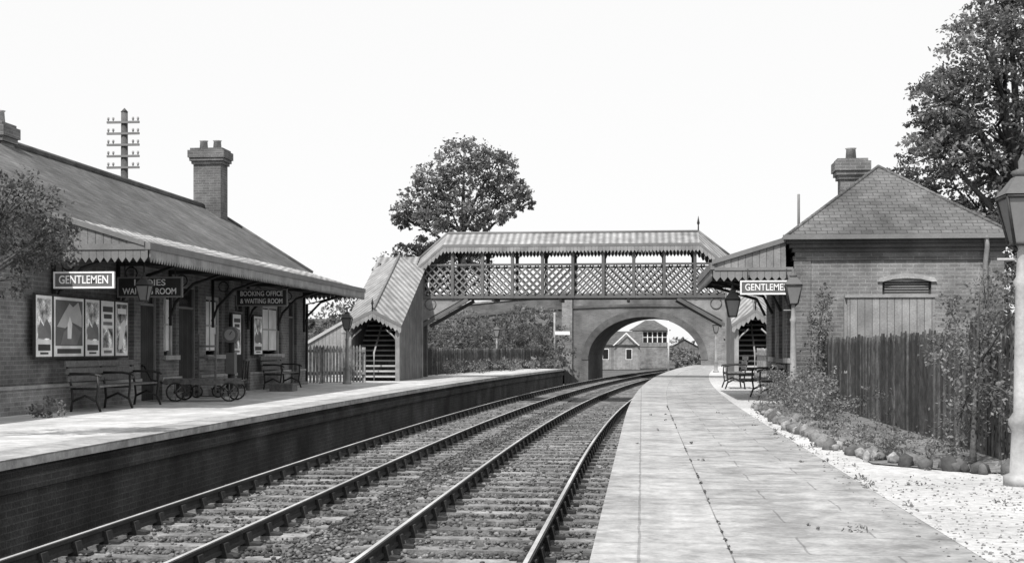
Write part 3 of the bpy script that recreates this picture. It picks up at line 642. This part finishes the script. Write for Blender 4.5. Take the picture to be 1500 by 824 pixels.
o.panel('walls','white',(x0+1.6,y0-.3,0),(1,0),[(0,1.4),(1.4,2.75),(2.8,1.4),(2.65,1.4),(1.4,2.6),(.15,1.4)],.06)
for x in(-4.0,-1.6): o.box('windows','glass_dark',x,x+.55,y0-.03,y0+.02,0,1.0); o.box('windows','white',x-.06,x+.61,y0-.025,y0+.01,-.06,1.06)
chimney(o,-3.6,141,2.3,4.0,.6); o.finish()
o=O('goods_shed',(5.4,185,-1)); o.box('walls','boards_mid',3.2,8.2,183,190,-1.1,1.0); o.panel('walls','boards_mid',(3.2,183,0),(1,0),[(0,1.0),(5,1.0),(2.5,2.3)],.1)
o.add('roof','slate',[(2.9,182.7,.9),(5.7,182.7,2.45),(5.7,190,2.45),(2.9,190,.9),(8.5,182.7,.9),(8.5,190,.9)],[(0,1,2,3),(1,4,5,2)]); o.box('door','paint_dark',4.8,6.4,182.9,182.94,-1.1,.7); o.finish()
o=O('signal_post',(4.3,118,-1)); o.tube('post','white',[(2.3,116,-1),(2.3,116,4.2)],[.09,.06],8); o.panel('arm','white',(2.3,115.9,0),(-1,0),[(0,3.6),(1.1,3.6),(1.1,3.85),(0,3.85)],.03); o.tube('finial','iron',[(2.3,116,4.2),(2.3,116,4.5)],[.06,.01],6); o.finish()
def tpole(x,y,h):
    o=O('telegraph_pole',(x,y,0)); o.tube('pole','bark',[(x,y,0),(x,y,h)],[.17,.12],10); o.tube('pole','bark',[(x,y,h),(x,y,h+.15)],[.14,.01],8)
    for i in range(5):
        z=h-.4-i*.42; o.box('crossarms','paint_mid',x-.62,x+.62,y-.17,y-.09,z-.04,z+.04)
        for q in(-.57,-.38,.38,.57): o.tube('insulators','stone_light',[(x+q,y-.13,z+.05),(x+q,y-.13,z+.12),(x+q,y-.13,z+.19)],[.015,.045,.035],6)
    o.finish()
tpole(-19.2,48,9.9)
o=O('signal_post',(-4.9,80,0)); o.tube('post','paint_grey',[(-5.1,78,-.5),(-5.1,78,3.2)],.06,8); o.box('arm','white',-5.05,-4.2,77.9,77.94,1.9,2.1); o.finish()
o=O('vent_pipe',(3.6,33,0)); o.tube('pipe','paint_mid',[(3.75,32.5,3.5),(3.75,32.5,4.8)],.035,6); o.finish()

# ------------------------------------------------ vegetation
def leaves(blobs,per,size,clump=.22,gap=.0):
    V=[];F=[];Mi=[];o=0
    for (cx,cy,cz,rx_,ry_,rz_,n) in blobs:
        nc=max(3,int(n/per)); d=rng.normal(size=(nc,3)); d/=np.linalg.norm(d,axis=1)[:,None]; r=rng.uniform(.25,1.05,nc)**.45
        C=np.array([cx,cy,cz])+d*r[:,None]*np.array([rx_,ry_,rz_]); cr=clump*(rx_+rz_)/2*rng.uniform(.5,1.4,nc)
        P=np.repeat(C,per,0)+rng.normal(size=(nc*per,3))*np.repeat(cr,per)[:,None]*np.array([.6,.6,.42])
        m=len(P); nn=rng.normal(size=(m,3))+np.array([0,0,.6]); nn/=np.linalg.norm(nn,axis=1)[:,None]
        a=np.cross(nn,rng.normal(size=(m,3))); a/=np.linalg.norm(a,axis=1)[:,None]; b_=np.cross(nn,a)
        s=size*rng.uniform(.6,1.3,m)[:,None]
        q=np.stack([P-a*s,P-b_*s*.55,P+a*s,P+b_*s*.55],1).reshape(-1,3); V.append(q)
        F.append(np.arange(m*4).reshape(m,4)+o); o+=m*4
        cm=rng.choice([0,0,1,1,2],nc); mi=np.repeat(cm,per); fl=rng.uniform(size=m)<.25; mi[fl]=rng.integers(0,3,fl.sum()); Mi.append(mi)
    return np.concatenate(V),np.concatenate(F),np.concatenate(Mi)
STD=['leaf_a','leaf_b','leaf_c']; DARK=['leaf_b','leaf_dark','leaf_a']
def tree(name,base,blobs,per,size,tr=.25,clump=.22,th=None,mats=STD):
    e=bpy.data.objects.new(name,None); S.collection.objects.link(e)
    V,F,Mi=leaves(blobs,per,size,clump); lo=fast('foliage',V,F,mats,Mi); lo.parent=e
    if tr:
        o=O('limbs'); B=Vector(base); top=Vector((sum(b[0] for b in blobs)/len(blobs),sum(b[1] for b in blobs)/len(blobs),max(b[2] for b in blobs)))
        fork=B.lerp(top,.45) if th is None else Vector((B.x,B.y,th))
        o.tube('w','bark',[B,B.lerp(fork,.15),fork,fork.lerp(top,.5),top],[tr*1.4,tr,tr*.75,tr*.45,tr*.1],10)
        for b in blobs:
            c=Vector(b[:3]); s=fork.lerp(top,random.uniform(0,.3)); mid=s.lerp(c,.5)+Vector((0,0,.08*(c-s).length))
            o.tube('w','bark',[s,mid,c],[tr*.45,tr*.28,tr*.08],7)
            for k in range(5):
                d=Vector((random.uniform(-1,1)*b[3],random.uniform(-1,1)*b[4],random.uniform(-.6,1)*b[5]))*.8
                o.tube('w','bark',[mid.lerp(c,random.uniform(.2,1)),c+d*.5,c+d],[tr*.15,tr*.09,tr*.03],5)
        q=o.finish(); q.name='trunk_and_limbs'; q.parent=e
    return e
def bush(name,blobs,per,size,clump=.3,mats=STD): return tree(name,(0,0,0),blobs,per,size,0,clump,mats=mats)
bl=[]
for cx,cz,r,n in[(-17.6,12.0,1.9,1400),(-16.0,14.1,1.9,1600),(-13.6,15.7,2.1,1800),(-11.3,14.9,1.9,1600),(-9.9,13.1,1.5,1200),(-13.4,12.9,2.4,1700),(-16,11.3,1.6,1100),(-10.8,11.5,1.4,800),(-12.7,11.1,1.6,900),(-18.5,11.2,1.1,650),(-15.0,10.0,1.2,450),(-8.8,12.0,.8,320)]:
    bl.append((cx,102+random.uniform(-2,2),cz,r,r*1.2,r*.75,n))
tree('tall_tree',(-13.8,102,0),bl,16,.15,.36,.2,th=8.0)
bl=[(cx,105,cz,r,1.4,r*.8,n) for cx,cz,r,n in[(-20,7.5,1.4,700),(-18.4,8.6,1.4,800),(-17,9.2,1.2,600),(-16.2,7.8,1.6,800),(-18.6,6.5,1.8,700),(-14.2,8.6,1.2,400),(-12.8,7.8,1.1,350),(-14,6.6,1.6,500)]]
tree('small_tree',(-17,105,0),bl,16,.16,.2,.25)
bl=[]
for cx,cz,r,n in[(9.1,8.4,1.2,2600),(10.1,9.8,1.5,3400),(11.2,10.9,1.6,3400),(12.6,9.,1.7,2600),(10.6,7.8,1.5,3000),(8.8,6.9,1.1,2300),(8.0,5.9,1.0,2000),(9.8,5.8,1.4,2700),(11.4,6.2,1.6,2600),(11.0,4.2,1.5,2000),(9.3,4.3,1.2,1800),(13,4,1.8,1400),(10.2,2.6,1.5,1500),(8.9,7.7,.9,1200),(10.7,11.9,1.2,1800),(7.6,5.2,.6,700),(9.2,9.1,.7,700)]:
    bl.append((cx,41+random.uniform(-1.5,1.5),cz,r,r*1.2,r*.8,n))
tree('large_tree',(12,42,0),bl,22,.075,.35,.18,th=3.)
tree('small_tree',(-8.9,15.0,0),[(-7.55,15.3,2.85,.6,.5,.42,2600),(-7.5,15.9,2.35,.55,.5,.35,2300),(-7.8,15.4,1.9,.4,.4,.25,900),(-8.4,15,2.9,.6,.6,.6,1200),(-7.1,15.5,2.55,.3,.3,.2,600)],20,.026,.07,.2,mats=DARK)
bush('shrub',[(-9.45,20.5,.12,.25,.25,.2,350)],20,.03)
bl=[]
for i in range(30):
    s_=i/29; x=-11.8+6.3*s_+random.uniform(-.6,.4); y=56+24*s_; hgt=random.uniform(.9,1.6)
    bl.append((x,y,hgt*.8,1.1,1.2,hgt,600))
    if i%2: bl.append((x-1.0,y+1.5,hgt*random.uniform(1.4,2.0),1.0,1.0,.8,420))
bush('hedge',bl,18,.085,.22,mats=DARK)
bl=[(random.uniform(-26,-5.6),random.uniform(85,88.5),random.uniform(.5,3.4),1.3,1.1,1.0,420) for i in range(34)]
bush('hedge',bl,18,.12,.22)
bl=[(random.uniform(6,22),random.uniform(80,88),random.uniform(.3,3.),1.6,1.2,1.2,380) for i in range(22)]
bush('hedge',bl,18,.13)
bl=[(-7.8+i*.22+random.uniform(-.3,.3),55+i*1.6,.3,.4,.7,.35,220) for i in range(12)]
bush('flower_border',bl,12,.045,mats=['leaf_a','leaf_b','leaf_c'])
bl=[(x+random.uniform(-3,3),random.uniform(215,260),random.uniform(.2,1.6),4,4,1.7,160) for x in range(-90,110,4)]
bush('distant_trees',bl,10,.5)
bl=[(random.uniform(3.8,7.5),random.uniform(150,175),random.uniform(-.9,.6),1.1,1.3,.9,200) for i in range(9)]
bush('hedge',bl,12,.2)
bl=[]
for i in range(30):
    y=random.uniform(18.3,25.3); x=random.uniform(2.3,3.3); z=random.uniform(.1,.62); bl.append((x,y,z,.26,.35,random.uniform(.15,.4),270))
bush('flowering_plants',bl,12,.024,.33,mats=['leaf_a','leaf_b','leaf_c','petal'])
bl=[(a+random.uniform(-.05,.2),b_+random.uniform(-.1,.1),.05,.12,.14,.08,60) for a,b_ in zip(rx[::3],ry[::3])]+[(random.uniform(2.3,3.4),random.uniform(13,18.5),.04,.16,.2,.09,90) for i in range(34)]
bush('weeds',bl,10,.02,.4)
tree('climbing_shrub',(3.25,25.6,0),[(3.35,25.8,.9,.25,.25,.5,900),(3.4,25.9,1.6,.22,.25,.4,700),(3.5,26,2.1,.18,.2,.25,300)],14,.028,.03,.3)
tree('climbing_rose',(3.1,12.9,0),[(3.15,13.0,.75,.26,.35,.35,700),(3.3,13.4,1.2,.26,.4,.3,650),(2.9,13.1,1.1,.2,.3,.22,350),(3.4,13.5,1.65,.2,.3,.25,330),(3.05,13.3,.35,.25,.35,.25,350),(3.1,13.9,1.5,.14,.25,.2,180),(3.5,12.6,1.5,.2,.2,.3,300),(3.45,12.5,.6,.2,.2,.4,300)],10,.022,.03,.42)
gt=[(random.uniform(1.75,1.85),random.uniform(7.5,20),.015,.05,.12,.02,26) for i in range(16)]+[(1.25,8.15,.015,.12,.05,.02,50),(2.5,9.6,.015,.1,.06,.02,40),(2.2,11.0,.015,.1,.06,.02,40)]
gt+=[(random.uniform(-.2,1.7),random.uniform(7.5,24),.008,.03,.12,.008,14) for i in range(14)]+[(.478,random.uniform(7,26),.006,.008,.25,.006,14) for i in range(22)]
bush('grass_tufts',gt,7,.012,.5)
bl=[(random.uniform(5.2,6.3),random.uniform(14,24),random.uniform(.5,2.1),.5,.9,.5,600) for i in range(8)]+[(random.uniform(7.6,10.5),random.uniform(22,34),random.uniform(.5,3.2),.9,1.1,.8,1000) for i in range(18)]
bush('hedge',bl,20,.05,mats=DARK)

# ------------------------------------------------ light, sky, camera
az=Vector((-.34,-.94)).normalized(); el=math.radians(53)
d=Vector((az.x*math.cos(el),az.y*math.cos(el),math.sin(el)))
sl=bpy.data.lights.new('sun','SUN'); sl.energy=5.0; sl.angle=math.radians(.6); sl.color=(1,.985,.97)
so=bpy.data.objects.new('sun',sl); S.collection.objects.link(so); so.rotation_euler=d.to_track_quat('Z','Y').to_euler()
w=bpy.data.worlds.new('World'); S.world=w; w.use_nodes=True; nt=w.node_tree; bg=nt.nodes['Background']
sk=nt.nodes.new('ShaderNodeTexSky'); sk.sky_type='NISHITA'; sk.sun_disc=False; sk.sun_elevation=el; sk.sun_rotation=math.atan2(az.x,az.y)
bw=nt.nodes.new('ShaderNodeRGBToBW'); nt.links.new(sk.outputs[0],bw.inputs[0])
mr=nt.nodes.new('ShaderNodeMix'); mr.data_type='FLOAT'; mr.inputs[0].default_value=.9; nt.links.new(bw.outputs[0],mr.inputs[2]); mr.inputs[3].default_value=10.4
nt.links.new(mr.outputs[0],bg.inputs['Color']); bg.inputs['Strength'].default_value=.1
c=bpy.data.cameras.new('camera'); co=bpy.data.objects.new('camera',c); S.collection.objects.link(co); S.camera=co
c.sensor_width=36; c.lens=46.8; c.shift_y=.0653; c.clip_end=3000; c.clip_start=.1
co.location=(0,0,1.1); co.rotation_euler=(math.radians(90),0,math.radians(5.57))
